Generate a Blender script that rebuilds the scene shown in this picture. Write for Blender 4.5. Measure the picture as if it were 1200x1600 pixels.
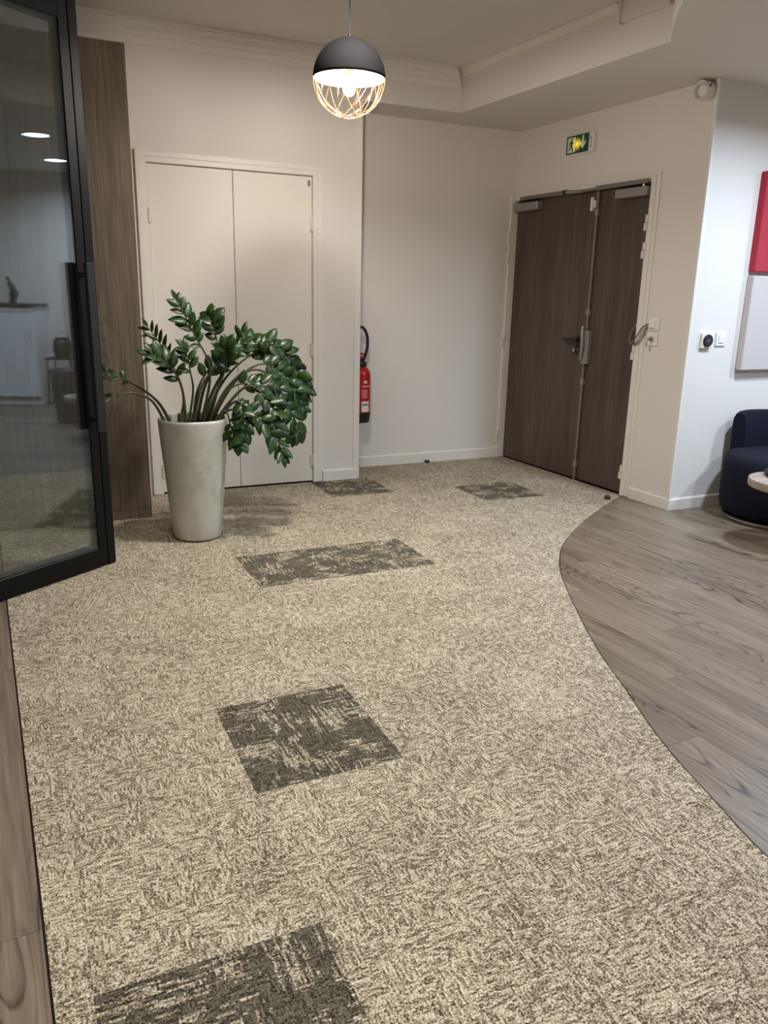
import bpy, bmesh, math, random
from mathutils import Matrix, Vector
from mathutils.geometry import tessellate_polygon

random.seed(7)
scene = bpy.context.scene
col = scene.collection
for o in list(bpy.data.objects):
    bpy.data.objects.remove(o)

# ------------------------------------------------------------------ camera
cam_data = bpy.data.cameras.new('camera')
cam_data.sensor_fit = 'VERTICAL'
cam_data.sensor_height = 36.0
cam_data.sensor_width = 27.0
cam_data.lens = 1235.39 / 1600.0 * 36.0
cam_data.clip_start = 0.02
cam = bpy.data.objects.new('camera', cam_data)
col.objects.link(cam)
_r = Vector((0.907875, -0.418694, 0.021397))
_d = Vector((-0.093467, -0.251896, -0.963230))
_f = Vector((0.408689, 0.872493, -0.267825))
cam.matrix_world = Matrix(((_r.x, -_d.x, -_f.x, 0.0),
                           (_r.y, -_d.y, -_f.y, 0.0),
                           (_r.z, -_d.z, -_f.z, 1.42),
                           (0, 0, 0, 1)))
scene.camera = cam

# ------------------------------------------------------------------ world, exposure
world = bpy.data.worlds.new('world')
scene.world = world
world.use_nodes = True
world.node_tree.nodes['Background'].inputs[0].default_value = (0.8, 0.85, 1.0, 1)
world.node_tree.nodes['Background'].inputs[1].default_value = 0.05
scene.view_settings.view_transform = 'Standard'
scene.view_settings.look = 'None'
scene.view_settings.gamma = 1.0
scene.view_settings.use_curve_mapping = False
scene.view_settings.exposure = 0.0
cy = scene.cycles
cy.use_denoising = True
cy.use_adaptive_sampling = True
cy.adaptive_threshold = 0.015
cy.max_bounces = 7
cy.diffuse_bounces = 4
cy.glossy_bounces = 3
cy.transparent_max_bounces = 16
cy.sample_clamp_indirect = 6.0
cy.caustics_reflective = False
cy.caustics_refractive = False

# light output of the place's lamps and of the added downlights (used by the lamp builders below)
PENDANT_EMIT = 900.0
PENDANT_COL = (1.0, 0.91, 0.83)
DOWN_POWER = 54.0
DOWN_COL = (0.66, 0.80, 1.0)
HALL_FILL_POWER = 24.0  # for the fill downlights added in the raised ceiling
HALL_FILL_COL = (1.0, 0.97, 0.94)

# ------------------------------------------------------------------ helpers
def lin(c):
    return tuple(((v / 255.0) / 12.92 if v / 255.0 <= 0.04045 else ((v / 255.0 + 0.055) / 1.055) ** 2.4) for v in c)

def tag(o, label=None, cat=None, group=None, kind=None):
    if label: o['label'] = label
    if cat: o['category'] = cat
    if group: o['group'] = group
    if kind: o['kind'] = kind
    return o

def thing(name, label, cat, loc=(0, 0, 0), rz=0.0, group=None, kind=None):
    o = bpy.data.objects.new(name, None)
    o.empty_display_size = 0.1
    col.objects.link(o)
    o.location = loc
    o.rotation_euler = (0, 0, rz)
    return tag(o, label, cat, group, kind)

def link(name, me, mat, parent=None, loc=None, label=None):
    o = bpy.data.objects.new(name, me)
    col.objects.link(o)
    if mat is not None and len(me.materials) == 0:
        me.materials.append(mat)
    if parent is not None: o.parent = parent
    if loc is not None: o.location = loc
    if label: o['label'] = label
    return o

class MB:
    """collects geometry for ONE mesh"""
    def __init__(s): s.bm = bmesh.new()
    def _add(s, vs, fs):
        v = [s.bm.verts.new(p) for p in vs]
        for f in fs:
            try: s.bm.faces.new([v[i] for i in f])
            except ValueError: pass
        return s
    def box(s, x0, x1, y0, y1, z0, z1, bev=0.0, seg=1):
        b = bmesh.new()
        vs = [b.verts.new((x, y, z)) for x in (x0, x1) for y in (y0, y1) for z in (z0, z1)]
        for f in ((0, 1, 3, 2), (4, 6, 7, 5), (0, 4, 5, 1), (2, 3, 7, 6), (0, 2, 6, 4), (1, 5, 7, 3)):
            b.faces.new([vs[i] for i in f])
        bmesh.ops.recalc_face_normals(b, faces=b.faces)
        if bev > 0:
            bmesh.ops.bevel(b, geom=list(b.edges), offset=bev, segments=seg, affect='EDGES', profile=0.5)
        return s._merge(b)
    def _merge(s, b):
        m = {}
        for v in b.verts: m[v.index if False else v] = s.bm.verts.new(v.co)
        for f in b.faces:
            try: s.bm.faces.new([m[v] for v in f.verts])
            except ValueError: pass
        b.free()
        return s
    def prism(s, poly, z0, z1, bev=0.0):
        n = len(poly)
        b = bmesh.new()
        lo = [b.verts.new((p[0], p[1], z0)) for p in poly]
        hi = [b.verts.new((p[0], p[1], z1)) for p in poly]
        for t in tessellate_polygon([[Vector((p[0], p[1], 0)) for p in poly]]):
            for q in (lo, hi):
                try: b.faces.new([q[i] for i in t])
                except ValueError: pass
        for i in range(n):
            j = (i + 1) % n
            try: b.faces.new((lo[i], lo[j], hi[j], hi[i]))
            except ValueError: pass
        bmesh.ops.recalc_face_normals(b, faces=b.faces)
        return s._merge(b)
    def tube(s, pts, r, n=8, cap=True):
        pts = [Vector(p) for p in pts]
        rr = r if isinstance(r, (list, tuple)) else [r] * len(pts)
        rings = []
        up = None
        for i, p in enumerate(pts):
            a = pts[max(i - 1, 0)]; c = pts[min(i + 1, len(pts) - 1)]
            t = (c - a)
            t = t.normalized() if t.length > 1e-9 else Vector((0, 0, 1))
            if up is None:
                up = Vector((0, 0, 1)) if abs(t.z) < 0.9 else Vector((1, 0, 0))
            u = (up - t * up.dot(t))
            u = u.normalized() if u.length > 1e-6 else t.orthogonal().normalized()
            v = t.cross(u)
            up = u
            rings.append([s.bm.verts.new(p + (u * math.cos(2 * math.pi * k / n) + v * math.sin(2 * math.pi * k / n)) * rr[i]) for k in range(n)])
        for i in range(len(rings) - 1):
            for k in range(n):
                s.bm.faces.new((rings[i][k], rings[i][(k + 1) % n], rings[i + 1][(k + 1) % n], rings[i + 1][k]))
        if cap:
            s.bm.faces.new(rings[0][::-1]); s.bm.faces.new(rings[-1])
        return s
    def lathe(s, prof, n=32, c=(0, 0, 0), a0=0.0, a1=2 * math.pi, M=None):
        full = abs(a1 - a0 - 2 * math.pi) < 1e-6
        m = n if full else n + 1
        rings = []
        for r, z in prof:
            if r < 1e-6:
                p = Vector((0, 0, z)); p = M @ p if M else p
                rings.append([s.bm.verts.new(p + Vector(c))] * m)
            else:
                ring = []
                for k in range(m):
                    a = a0 + (a1 - a0) * k / n
                    p = Vector((r * math.cos(a), r * math.sin(a), z)); p = M @ p if M else p
                    ring.append(s.bm.verts.new(p + Vector(c)))
                rings.append(ring)
        for i in range(len(rings) - 1):
            for k in range(n):
                k2 = (k + 1) % m
                q = [rings[i][k], rings[i][k2], rings[i + 1][k2], rings[i + 1][k]]
                u = []
                for v in q:
                    if v not in u: u.append(v)
                if len(u) > 2:
                    try: s.bm.faces.new(u)
                    except ValueError: pass
        return s
    def build(s, name, mat, parent=None, smooth=False, loc=None, label=None, recalc=True):
        if recalc: bmesh.ops.recalc_face_normals(s.bm, faces=s.bm.faces)
        me = bpy.data.meshes.new(name)
        s.bm.to_mesh(me); s.bm.free()
        if smooth:
            for p in me.polygons: p.use_smooth = True
            if smooth != 'all':
                me.set_sharp_from_angle(angle=math.radians(40))
        return link(name, me, mat, parent, loc, label)

def structure(o, label, cat):
    return tag(o, label, cat, None, 'structure')

def catmull(P, per=6):
    P = [Vector(p) for p in P]
    Q = [P[0] * 2 - P[1]] + P + [P[-1] * 2 - P[-2]]
    out = []
    for i in range(1, len(Q) - 2):
        for k in range(per):
            t = k / per
            a, b, c, d = Q[i - 1], Q[i], Q[i + 1], Q[i + 2]
            out.append(0.5 * ((2 * b) + (c - a) * t + (2 * a - 5 * b + 4 * c - d) * t * t + (3 * b - a - 3 * c + d) * t ** 3))
    out.append(P[-1])
    return out

def clip_poly(subj, rect):
    """Sutherland-Hodgman: subject polygon clipped by a convex counter-clockwise polygon"""
    out = list(subj)
    n = len(rect)
    for i in range(n):
        a, b = rect[i], rect[(i + 1) % n]
        inp, out = out, []
        if not inp: return []
        def side(p): return (b[0] - a[0]) * (p[1] - a[1]) - (b[1] - a[1]) * (p[0] - a[0])
        for k in range(len(inp)):
            p, q = inp[k - 1], inp[k]
            sp, sq = side(p), side(q)
            if (sp >= 0) != (sq >= 0):
                t = sp / (sp - sq)
                out.append((p[0] + (q[0] - p[0]) * t, p[1] + (q[1] - p[1]) * t))
            if sq >= 0: out.append(q)
    res = []
    for p in out:
        if not res or (abs(p[0] - res[-1][0]) + abs(p[1] - res[-1][1])) > 1e-5: res.append(p)
    if len(res) > 1 and abs(res[0][0] - res[-1][0]) + abs(res[0][1] - res[-1][1]) < 1e-5: res.pop()
    return res

def area(p):
    return abs(sum(p[i - 1][0] * p[i][1] - p[i][0] * p[i - 1][1] for i in range(len(p)))) / 2

# ------------------------------------------------------------------ materials
class NT:
    def __init__(s, name):
        s.m = bpy.data.materials.new(name)
        s.m.use_nodes = True
        s.t = s.m.node_tree
        s.b = s.t.nodes['Principled BSDF']
        s.out = s.t.nodes['Material Output']
    def n(s, typ, **kw):
        nd = s.t.nodes.new(typ)
        for k, v in kw.items(): setattr(nd, k, v)
        return nd
    def l(s, a, b): s.t.links.new(a, b)
    def val(s, sock, v):
        if hasattr(v, 'is_linked') or isinstance(v, bpy.types.NodeSocket): s.l(v, sock)
        else: sock.default_value = v
    def math(s, op, a, b=None, clamp=False):
        nd = s.n('ShaderNodeMath', operation=op, use_clamp=clamp)
        s.val(nd.inputs[0], a)
        if b is not None: s.val(nd.inputs[1], b)
        return nd.outputs[0]
    def pos(s): return s.n('ShaderNodeNewGeometry').outputs['Position']
    def obj(s): return s.n('ShaderNodeTexCoord').outputs['Object']
    def rnd(s): return s.n('ShaderNodeObjectInfo').outputs['Random']
    def mapping(s, v, scale=(1, 1, 1), rot=(0, 0, 0), loc=(0, 0, 0)):
        nd = s.n('ShaderNodeMapping')
        s.l(v, nd.inputs['Vector'])
        nd.inputs['Scale'].default_value = scale
        nd.inputs['Rotation'].default_value = rot
        nd.inputs['Location'].default_value = loc
        return nd.outputs[0]
    def noise(s, v, scale=5.0, detail=2.0, rough=0.5, dist=0.0):
        nd = s.n('ShaderNodeTexNoise')
        s.l(v, nd.inputs['Vector'])
        nd.inputs['Scale'].default_value = scale
        nd.inputs['Detail'].default_value = detail
        nd.inputs['Roughness'].default_value = rough
        nd.inputs['Distortion'].default_value = dist
        return nd.outputs['Fac']
    def ramp(s, f, stops, interp='LINEAR'):
        nd = s.n('ShaderNodeValToRGB')
        cr = nd.color_ramp
        cr.interpolation = interp
        while len(cr.elements) < len(stops): cr.elements.new(0.5)
        for e, (p, c) in zip(cr.elements, stops):
            e.position = p
            e.color = (*c[:3], 1) if not isinstance(c, (int, float)) else (c, c, c, 1)
        s.l(f, nd.inputs[0])
        return nd.outputs[0]
    def mix(s, f, a, b, blend='MIX'):
        nd = s.n('ShaderNodeMix', data_type='RGBA', blend_type=blend)
        s.val(nd.inputs[0], f)
        for sock, v in ((nd.inputs[6], a), (nd.inputs[7], b)):
            if isinstance(v, bpy.types.NodeSocket): s.l(v, sock)
            else: sock.default_value = (*v[:3], 1)
        return nd.outputs[2]
    def bump(s, h, strength=0.2, dist=0.01):
        nd = s.n('ShaderNodeBump')
        nd.inputs['Strength'].default_value = strength
        nd.inputs['Distance'].default_value = dist
        s.l(h, nd.inputs['Height'])
        s.l(nd.outputs[0], s.b.inputs['Normal'])
    def set(s, **kw):
        for k, v in kw.items():
            sock = s.b.inputs[k.replace('_', ' ')]
            if isinstance(v, bpy.types.NodeSocket): s.l(v, sock)
            elif isinstance(v, tuple) and len(v) == 3: sock.default_value = (*v, 1)
            else: sock.default_value = v
        return s

def plain(name, rgb, rough=0.5, metal=0.0, var=0.06, scale=12.0, bump=0.0, bscale=200.0, coords='obj', spec=0.5, **kw):
    """a procedural material: base colour with slight mottling and optional fine relief"""
    t = NT(name)
    v = t.obj() if coords == 'obj' else t.pos()
    c = lin(rgb)
    f = t.noise(v, scale, 3)
    t.set(Base_Color=t.mix(f, tuple(x * (1 - var) for x in c), tuple(min(1, x * (1 + var)) for x in c)), Roughness=rough, Metallic=metal)
    t.b.inputs['Specular IOR Level'].default_value = spec
    if bump > 0: t.bump(t.noise(v, bscale, 2), bump, 0.002)
    for k, val in kw.items(): t.b.inputs[k.replace('_', ' ')].default_value = val
    return t.m

def emission(name, rgb, strength):
    t = NT(name)
    t.set(Base_Color=(0.8, 0.8, 0.8), Emission_Color=tuple(rgb), Emission_Strength=strength)
    return t.m

MAT = {}
MAT['wall'] = plain('wall_paint', (226, 219, 210), 0.7, var=0.015, scale=3, bump=0.12, bscale=260, coords='pos', spec=0.3)
MAT['ceil'] = plain('ceiling_paint', (222, 216, 209), 0.85, var=0.01, scale=2, bump=0.05, bscale=200, coords='pos', spec=0.2)
MAT['trim'] = plain('white_trim_paint', (230, 224, 213), 0.45, var=0.015, scale=6, coords='pos')
MAT['closet'] = plain('cream_door_paint', (230, 222, 209), 0.5, var=0.015, scale=4, bump=0.04, bscale=90, coords='pos')
MAT['white'] = plain('white_plastic', (232, 228, 220), 0.4, var=0.02)
MAT['whitehinge'] = plain('painted_hinge', (222, 214, 200), 0.4, var=0.03)
MAT['greymetal'] = plain('silver_painted_metal', (150, 146, 140), 0.42, metal=0.35, var=0.04)
MAT['rodmetal'] = plain('grey_rod_metal', (128, 120, 112), 0.4, metal=0.3, var=0.05)
MAT['steel'] = plain('brushed_steel', (190, 190, 188), 0.3, metal=1.0, var=0.05)
MAT['black'] = plain('black_metal', (22, 21, 22), 0.42, var=0.1)
MAT['blackplastic'] = plain('black_plastic', (18, 18, 18), 0.45, var=0.1)
MAT['frame'] = plain('black_anodised_frame', (11, 10, 11), 0.42, var=0.08, spec=0.22)
MAT['bead'] = plain('grey_glazing_bead', (92, 98, 104), 0.4, metal=0.4, var=0.05)
MAT['gap'] = plain('dark_gap', (28, 24, 20), 0.9, var=0.1)
MAT['copper'] = plain('copper_wire', (224, 166, 118), 0.3, metal=0.9, var=0.05)
MAT['shade_in'] = plain('shade_white_lining', (240, 236, 226), 0.6, var=0.01)
MAT['shade'] = plain('charcoal_shade', (24, 23, 23), 0.9, var=0.05, spec=0.1)
MAT['navy'] = plain('navy_fabric', (19, 21, 33), 0.95, var=0.15, scale=60, bump=0.3, bscale=500, spec=0.2)
MAT['red'] = plain('red_extinguisher_paint', (176, 22, 22), 0.28, var=0.04)
MAT['redfabric'] = plain('red_felt', (172, 50, 64), 0.95, var=0.06, scale=80, bump=0.2, bscale=600)
MAT['greyfabric'] = plain('grey_felt', (196, 188, 182), 0.95, var=0.05, scale=80, bump=0.2, bscale=600)
MAT['label'] = plain('paper_label', (225, 222, 215), 0.6, var=0.03)
MAT['ink'] = plain('printed_ink', (40, 40, 40), 0.6, var=0.05)
MAT['pinkink'] = plain('pale_print_on_red', (226, 160, 152), 0.5, var=0.05)
MAT['soil'] = plain('potting_soil', (46, 36, 26), 1.0, var=0.35, scale=70, bump=0.9, bscale=120)
MAT['signgreen'] = plain('sign_green', (14, 92, 56), 0.35, var=0.05)
MAT['cable'] = plain('grey_cable', (120, 112, 104), 0.4, var=0.05)
MAT['counter'] = plain('dark_counter', (60, 58, 56), 0.35, var=0.12, scale=30)
MAT['cupboard'] = plain('white_laminate', (228, 228, 226), 0.4, var=0.02)
MAT['lantern'] = plain('dark_lantern_metal', (45, 42, 40), 0.5, metal=0.3, var=0.1)
MAT['bronze'] = plain('dark_bronze', (58, 54, 50), 0.45, metal=0.5, var=0.2, scale=30)

# glazed pot: pearl silver-white with cloudy mottling
t = NT('pearl_glaze')
v = t.obj()
f = t.noise(t.mapping(v, (7, 7, 4)), 1.6, 6, 0.65)
t.set(Base_Color=t.ramp(f, [(0.3, lin((182, 180, 170))), (0.55, lin((204, 202, 192))), (0.75, lin((192, 188, 176)))]), Roughness=0.38, Metallic=0.25)
t.b.inputs['Coat Weight'].default_value = 0.25
t.bump(t.noise(v, 45, 3), 0.06, 0.004)
MAT['pot'] = t.m

# leaves and stems
t = NT('glossy_leaf')
f = t.noise(t.obj(), 30, 2)
c = t.mix(f, lin((19, 34, 13)), lin((34, 58, 20)))
c = t.mix(t.rnd(), c, lin((40, 66, 22)))
t.set(Base_Color=c, Roughness=0.36)
t.b.inputs['Specular IOR Level'].default_value = 0.4
MAT['leaf'] = t.m
t = NT('plant_stem')
f = t.noise(t.mapping(t.pos(), (60, 60, 12)), 1, 2)
t.set(Base_Color=t.mix(f, lin((34, 32, 20)), lin((66, 72, 38))), Roughness=0.45)
MAT['stem'] = t.m

def wood(name, axis, stops, gs, rough, ring=0.5, streak=1.0, bump=0.12, rot=0.0, coat=0.0, tone=0.10):
    """axis: index of the grain direction; gs: grain scale across"""
    t = NT(name)
    v = t.pos()
    r = t.rnd()
    comb = t.n('ShaderNodeCombineXYZ')
    for i, k in enumerate((37.0, 53.0, 71.0)): t.l(t.math('MULTIPLY', r, k), comb.inputs[i])
    if rot: v = t.mapping(v, rot=(0, 0, rot))
    add = t.n('ShaderNodeVectorMath', operation='ADD')
    t.l(v, add.inputs[0]); t.l(comb.outputs[0], add.inputs[1])
    v = add.outputs[0]
    def sc(across, along):
        q = [across] * 3
        q[axis] = along
        return tuple(q)
    fine = t.noise(t.mapping(v, sc(gs * 9, gs * 0.32)), 1, 4, 0.6)
    wide = t.noise(t.mapping(v, sc(gs * 1.1, gs * 0.10)), 1, 3, 0.5, 0.4)
    # cathedral rings: level lines of a smooth stretched field
    field = t.noise(t.mapping(v, sc(gs * 0.55, gs * 0.075)), 1, 1.5, 0.4)
    rings = t.math('FRACT', t.math('MULTIPLY', field, 34.0))
    rings = t.ramp(rings, [(0.0, 0.0), (0.62, 0.15), (0.86, 1.0), (1.0, 0.0)])
    rw = t.n('ShaderNodeRGBToBW'); t.l(rings, rw.inputs[0])
    mask = t.ramp(t.noise(t.mapping(v, sc(gs * 0.5, gs * 0.08), loc=(3, 9, 5)), 1, 2), [(0.42, 0.0), (0.6, 1.0)])
    mw = t.n('ShaderNodeRGBToBW'); t.l(mask, mw.inputs[0])
    f = t.math('ADD', t.math('MULTIPLY', fine, 0.66 * streak), t.math('MULTIPLY', wide, 0.34))
    f = t.math('SUBTRACT', f, t.math('MULTIPLY', t.math('MULTIPLY', rw.outputs[0], mw.outputs[0]), ring * 0.25))
    f = t.math('ADD', f, t.math('MULTIPLY', t.math('SUBTRACT', r, 0.5), tone))
    t.set(Base_Color=t.ramp(f, stops), Roughness=rough)
    t.b.inputs['Coat Weight'].default_value = coat
    t.b.inputs['Specular IOR Level'].default_value = 0.4
    t.bump(fine, bump, 0.002)
    return t.m

MAT['plank'] = wood('grey_oak_plank', 1, [(0.18, lin((60, 50, 40))), (0.38, lin((104, 91, 76))), (0.56, lin((126, 112, 95))), (0.76, lin((150, 136, 118)))], 9.0, 0.40, ring=1.15, rot=math.radians(-2.5))
MAT['doorwood'] = wood('dark_walnut_laminate', 2, [(0.25, lin((60, 50, 43))), (0.45, lin((86, 73, 63))), (0.6, lin((104, 89, 77))), (0.8, lin((122, 106, 93)))], 7.0, 0.5, ring=0.15, streak=0.8, bump=0.04)
MAT['panelwood'] = wood('brown_oak_laminate', 2, [(0.22, lin((58, 49, 40))), (0.42, lin((88, 76, 63))), (0.58, lin((106, 93, 78))), (0.78, lin((126, 112, 95)))], 8.0, 0.5, ring=0.5, bump=0.05)
MAT['tablewood'] = wood('pale_table_wood', 0, [(0.25, lin((120, 104, 90))), (0.5, lin((158, 142, 128))), (0.75, lin((184, 170, 156)))], 10.0, 0.4, ring=0.4, bump=0.05)

def carpet(name, dark):
    """loop pile: tufts on a grid, run together into short woven dashes both ways"""
    t = NT(name)
    P = t.pos()
    wob = t.n('ShaderNodeTexNoise'); t.l(P, wob.inputs['Vector'])
    wob.inputs['Scale'].default_value = 130.0; wob.inputs['Detail'].default_value = 1.0
    w1 = t.n('ShaderNodeVectorMath', operation='MULTIPLY_ADD')
    t.l(wob.outputs['Color'], w1.inputs[0]); w1.inputs[1].default_value = (0.0022, 0.0022, 0); t.l(P, w1.inputs[2])
    sep = t.n('ShaderNodeSeparateXYZ'); t.l(w1.outputs[0], sep.inputs[0])
    r = t.rnd()
    X = t.math('ADD', sep.outputs[0], t.math('MULTIPLY', r, 9.0))
    Y = t.math('ADD', sep.outputs[1], t.math('MULTIPLY', r, 5.0))
    def wn(*v):
        c = t.n('ShaderNodeCombineXYZ')
        for k, q in enumerate(v): t.val(c.inputs[k], q)
        nd = t.n('ShaderNodeTexWhiteNoise', noise_dimensions='3D'); t.l(c.outputs[0], nd.inputs['Vector'])
        return nd.outputs['Value']
    def runs(a, b, pitch, length, seed):
        fa = t.math('FLOOR', t.math('MULTIPLY', a, 1.0 / pitch))
        sh = t.math('MULTIPLY', wn(fa, seed), 7.3)
        fb = t.math('FLOOR', t.math('ADD', t.math('MULTIPLY', b, 1.0 / length), sh))
        return wn(fa, fb, seed + 0.5)
    comb = t.n('ShaderNodeCombineXYZ'); t.l(X, comb.inputs[0]); t.l(Y, comb.inputs[1])
    V = comb.outputs[0]
    mask = t.math('GREATER_THAN', t.noise(V, 11.0, 1), 0.5)
    def pick(m, a, b):
        nd = t.n('ShaderNodeMix', data_type='FLOAT')
        t.l(m, nd.inputs[0]); t.l(a, nd.inputs[2]); t.l(b, nd.inputs[3])
        return nd.outputs[0]
    dash = pick(mask, runs(X, Y, 0.0050, 0.019, 1.0), runs(Y, X, 0.0050, 0.019, 2.0))
    tuft = t.noise(P, 190.0, 1.5, 0.6)
    cloud = t.noise(V, 2.6, 2)
    f = t.math('ADD', t.math('MULTIPLY', dash, 0.42), t.math('MULTIPLY', t.math('SUBTRACT', tuft, 0.5), 1.7))
    f = t.math('ADD', f, t.math('ADD', 0.29, t.math('MULTIPLY', t.math('SUBTRACT', cloud, 0.5), 0.24)))
    light = t.ramp(f, [(0.14, lin(C_DARK)), (0.36, lin(C_MID)), (0.56, lin(C_LIGHT)), (0.84, lin(C_TOP))])
    if dark:
        sn = t.n('ShaderNodeVectorMath', operation='SNAP'); t.l(V, sn.inputs[0]); sn.inputs[1].default_value = (0.019, 0.019, 1)
        patch = t.noise(sn.outputs[0], 8.5, 1)
        m2 = t.math('GREATER_THAN', t.noise(sn.outputs[0], 5.0, 0), 0.5)
        ln_ = pick(m2, runs(X, Y, 0.0068, 0.042, 4.0), runs(Y, X, 0.0068, 0.042, 5.0))
        thr = t.math('SUBTRACT', 2.02, t.math('MULTIPLY', patch, 2.55))
        k = t.math('ADD', t.math('SUBTRACT', ln_, thr), t.math('MULTIPLY', t.math('SUBTRACT', tuft, 0.5), 0.6))
        kb = t.math('MULTIPLY', t.math('ADD', k, 0.03), 9.0, True)
        dk = t.ramp(f, [(0.14, lin((40, 36, 28))), (0.5, lin((86, 81, 68))), (0.84, lin((120, 113, 96)))])
        c = t.mix(t.math('MULTIPLY', kb, 0.9), dk, light)
    else:
        c = light
    t.set(Base_Color=c, Roughness=1.0)
    t.b.inputs['Specular IOR Level'].default_value = 0.05
    t.bump(tuft, 0.6, 0.006)
    return t.m
C_DARK, C_MID, C_LIGHT, C_TOP = (64, 56, 42), (125, 113, 93), (169, 156, 133), (216, 206, 182)
MAT['carpet'] = carpet('beige_loop_carpet', False)
MAT['carpet_dark'] = carpet('charcoal_loop_carpet', True)

# clear pane: Schlick reflection over a slightly tinted see-through body
def pane_material(name, tint, f0=0.045):
    t = NT(name)
    t.t.nodes.remove(t.b)
    lw = t.n('ShaderNodeLayerWeight'); lw.inputs[0].default_value = 0.5
    p5 = t.math('POWER', lw.outputs['Facing'], 5.0)
    fac = t.math('ADD', t.math('MULTIPLY', p5, 1 - f0), f0)
    tr = t.n('ShaderNodeBsdfTransparent'); tr.inputs[0].default_value = (*tint, 1)
    gl = t.n('ShaderNodeBsdfGlossy'); gl.inputs['Roughness'].default_value = 0.0
    gl.inputs[0].default_value = (0.95, 0.98, 1.0, 1)
    mx = t.n('ShaderNodeMixShader')
    t.l(fac, mx.inputs[0]); t.l(tr.outputs[0], mx.inputs[1]); t.l(gl.outputs[0], mx.inputs[2])
    t.l(mx.outputs[0], t.out.inputs['Surface'])
    return t.m
MAT['pane'] = pane_material('tinted_glass', (0.86, 0.89, 0.90), 0.075)

# ================================================================== STRUCTURE
A = math.radians(2.5)                      # the entrance wall runs 2.5 degrees off the hall's axes
Y_BACK, Y_ALC, X_ALC = 5.61, 5.985, 2.39   # closet wall, alcove wall, alcove corner
Z_LOW, Z_TRAY = 2.71, 2.99
WX, WY = 3.979, 5.97                       # far bottom corner of the entrance door
RZ_DOOR = math.radians(-87.5)
def dwall(u, n, z=0.0):                    # along the entrance wall, out of it, up
    return (WX + u * math.sin(A) - n * math.cos(A), WY - u * math.cos(A) - n * math.sin(A), z)

# ---- floor: subfloor with carpet tiles and planks laid on it
floor = MB().box(-2.4, 6.9, -2.6, 6.1, -0.05, -0.012).build('floor', MAT['gap'])
structure(floor, 'hall floor with beige carpet tiles meeting grey oak planks along a curve', 'floor')

CURVE = [(4.03, 4.435), (3.578, 4.155), (3.148, 3.845), (2.847, 3.585), (2.68, 3.39), (2.537, 3.189), (2.398, 2.941), (2.211, 2.583),
         (2.076, 2.295), (1.98, 2.055), (1.878, 1.814), (1.809, 1.618), (1.768, 1.467), (1.734, 1.344), (1.692, 1.169), (1.65, 0.8), (1.63, 0.2), (1.65, -0.6), (1.70, -1.6)]
CURVE = [(p.x, p.y) for p in catmull([(x, y, 0) for x, y in CURVE], 4)]
def left_edge(y): return -0.125 + (3.784 - y) * 0.03346
carpet_poly = [(left_edge(5.61), 5.61), (left_edge(-1.6), -1.6)] + CURVE[::-1] + [dwall(0.0, 0.0)[:2], (3.96, 5.99), (2.38, 5.99), (2.38, 5.61)]
xl = [-0.46, 0.03, 0.53, 1.01, 1.50, 1.99, 2.475, 2.975, 3.475, 3.97, 4.4]
yl = [6.1, 5.60, 5.105, 4.63, 4.065, 3.57, 3.03, 2.49, 1.965, 1.43, 0.91, 0.39, -0.13, -0.65, -1.17, -1.7]
dark_cells = {(2, 7): 0, (1, 9): 0, (3, 4): 0, (4, 4): 0, (5, 1): 0, (7, 2): 0}
g = 0.0003
for i in range(len(xl) - 1):
    for j in range(len(yl) - 1):
        x0, x1, y1, y0 = xl[i] + g, xl[i + 1] - g, yl[j] - g, yl[j + 1] + g
        q = clip_poly(carpet_poly, [(x0, y0), (x1, y0), (x1, y1), (x0, y1)])
        if len(q) < 3 or area(q) < 0.002: continue
        isd = (i, j) in dark_cells
        cx, cyy = (x0 + x1) / 2, (y0 + y1) / 2
        o = MB().prism([(p[0] - cx, p[1] - cyy) for p in q], -0.012, 0.0).build('carpet_tile', MAT['carpet_dark' if isd else 'carpet'], floor, loc=(cx, cyy, 0))
        if isd: o['label'] = 'charcoal carpet tile with pale woven dashes'

# planks run along the entrance wall's direction
def pl(q, p): return (q * math.cos(A) - p * math.sin(A), q * math.sin(A) + p * math.cos(A))
def offs(c, d):
    out = []
    for i in range(len(c)):
        a, b = c[max(i - 1, 0)], c[min(i + 1, len(c) - 1)]
        tx, ty = b[0] - a[0], b[1] - a[1]
        L = math.hypot(tx, ty)
        out.append((c[i][0] - ty / L * d, c[i][1] + tx / L * d))
    return out
oc = offs(CURVE, 0.005)
wood_r = oc + [(6.75, -1.6), (6.75, 4.0), (4.10, 4.0), (4.08, 4.40)]
wood_l = [(left_edge(5.05) - 0.006, 5.05), (-1.1, 5.05), (-1.1, -1.6), (left_edge(-1.6) - 0.006, -1.6)]
def lay(poly, q0, q1, p0, p1, w, Ln, shift):
    k = 0
    q = q0
    while q < q1:
        p = p0 + shift(k)
        while p < p1:
            gq = 0.0006
            rect = [pl(q + gq, p + gq), pl(q + w - gq, p + gq), pl(q + w - gq, p + Ln - gq), pl(q + gq, p + Ln - gq)]
            c = clip_poly(poly, rect)
            if len(c) > 2 and area(c) > 0.001:
                mx, my = sum(a[0] for a in c) / len(c), sum(a[1] for a in c) / len(c)
                MB().prism([(a[0] - mx, a[1] - my) for a in c], -0.012, -0.0005).build('plank', MAT['plank'], floor, loc=(mx, my, 0))
            p += Ln
        q += w
        k += 1
lay(wood_r, 1.5, 7.0, -3.0, 4.6, 0.186, 1.42, lambda k: -((k * 0.537) % 1.42))
lay(wood_l, -1.146, 0.25, -2.0, 5.2, 0.20, 1.42, lambda k: 0.115 - 0.71 * (k % 2))

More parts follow.
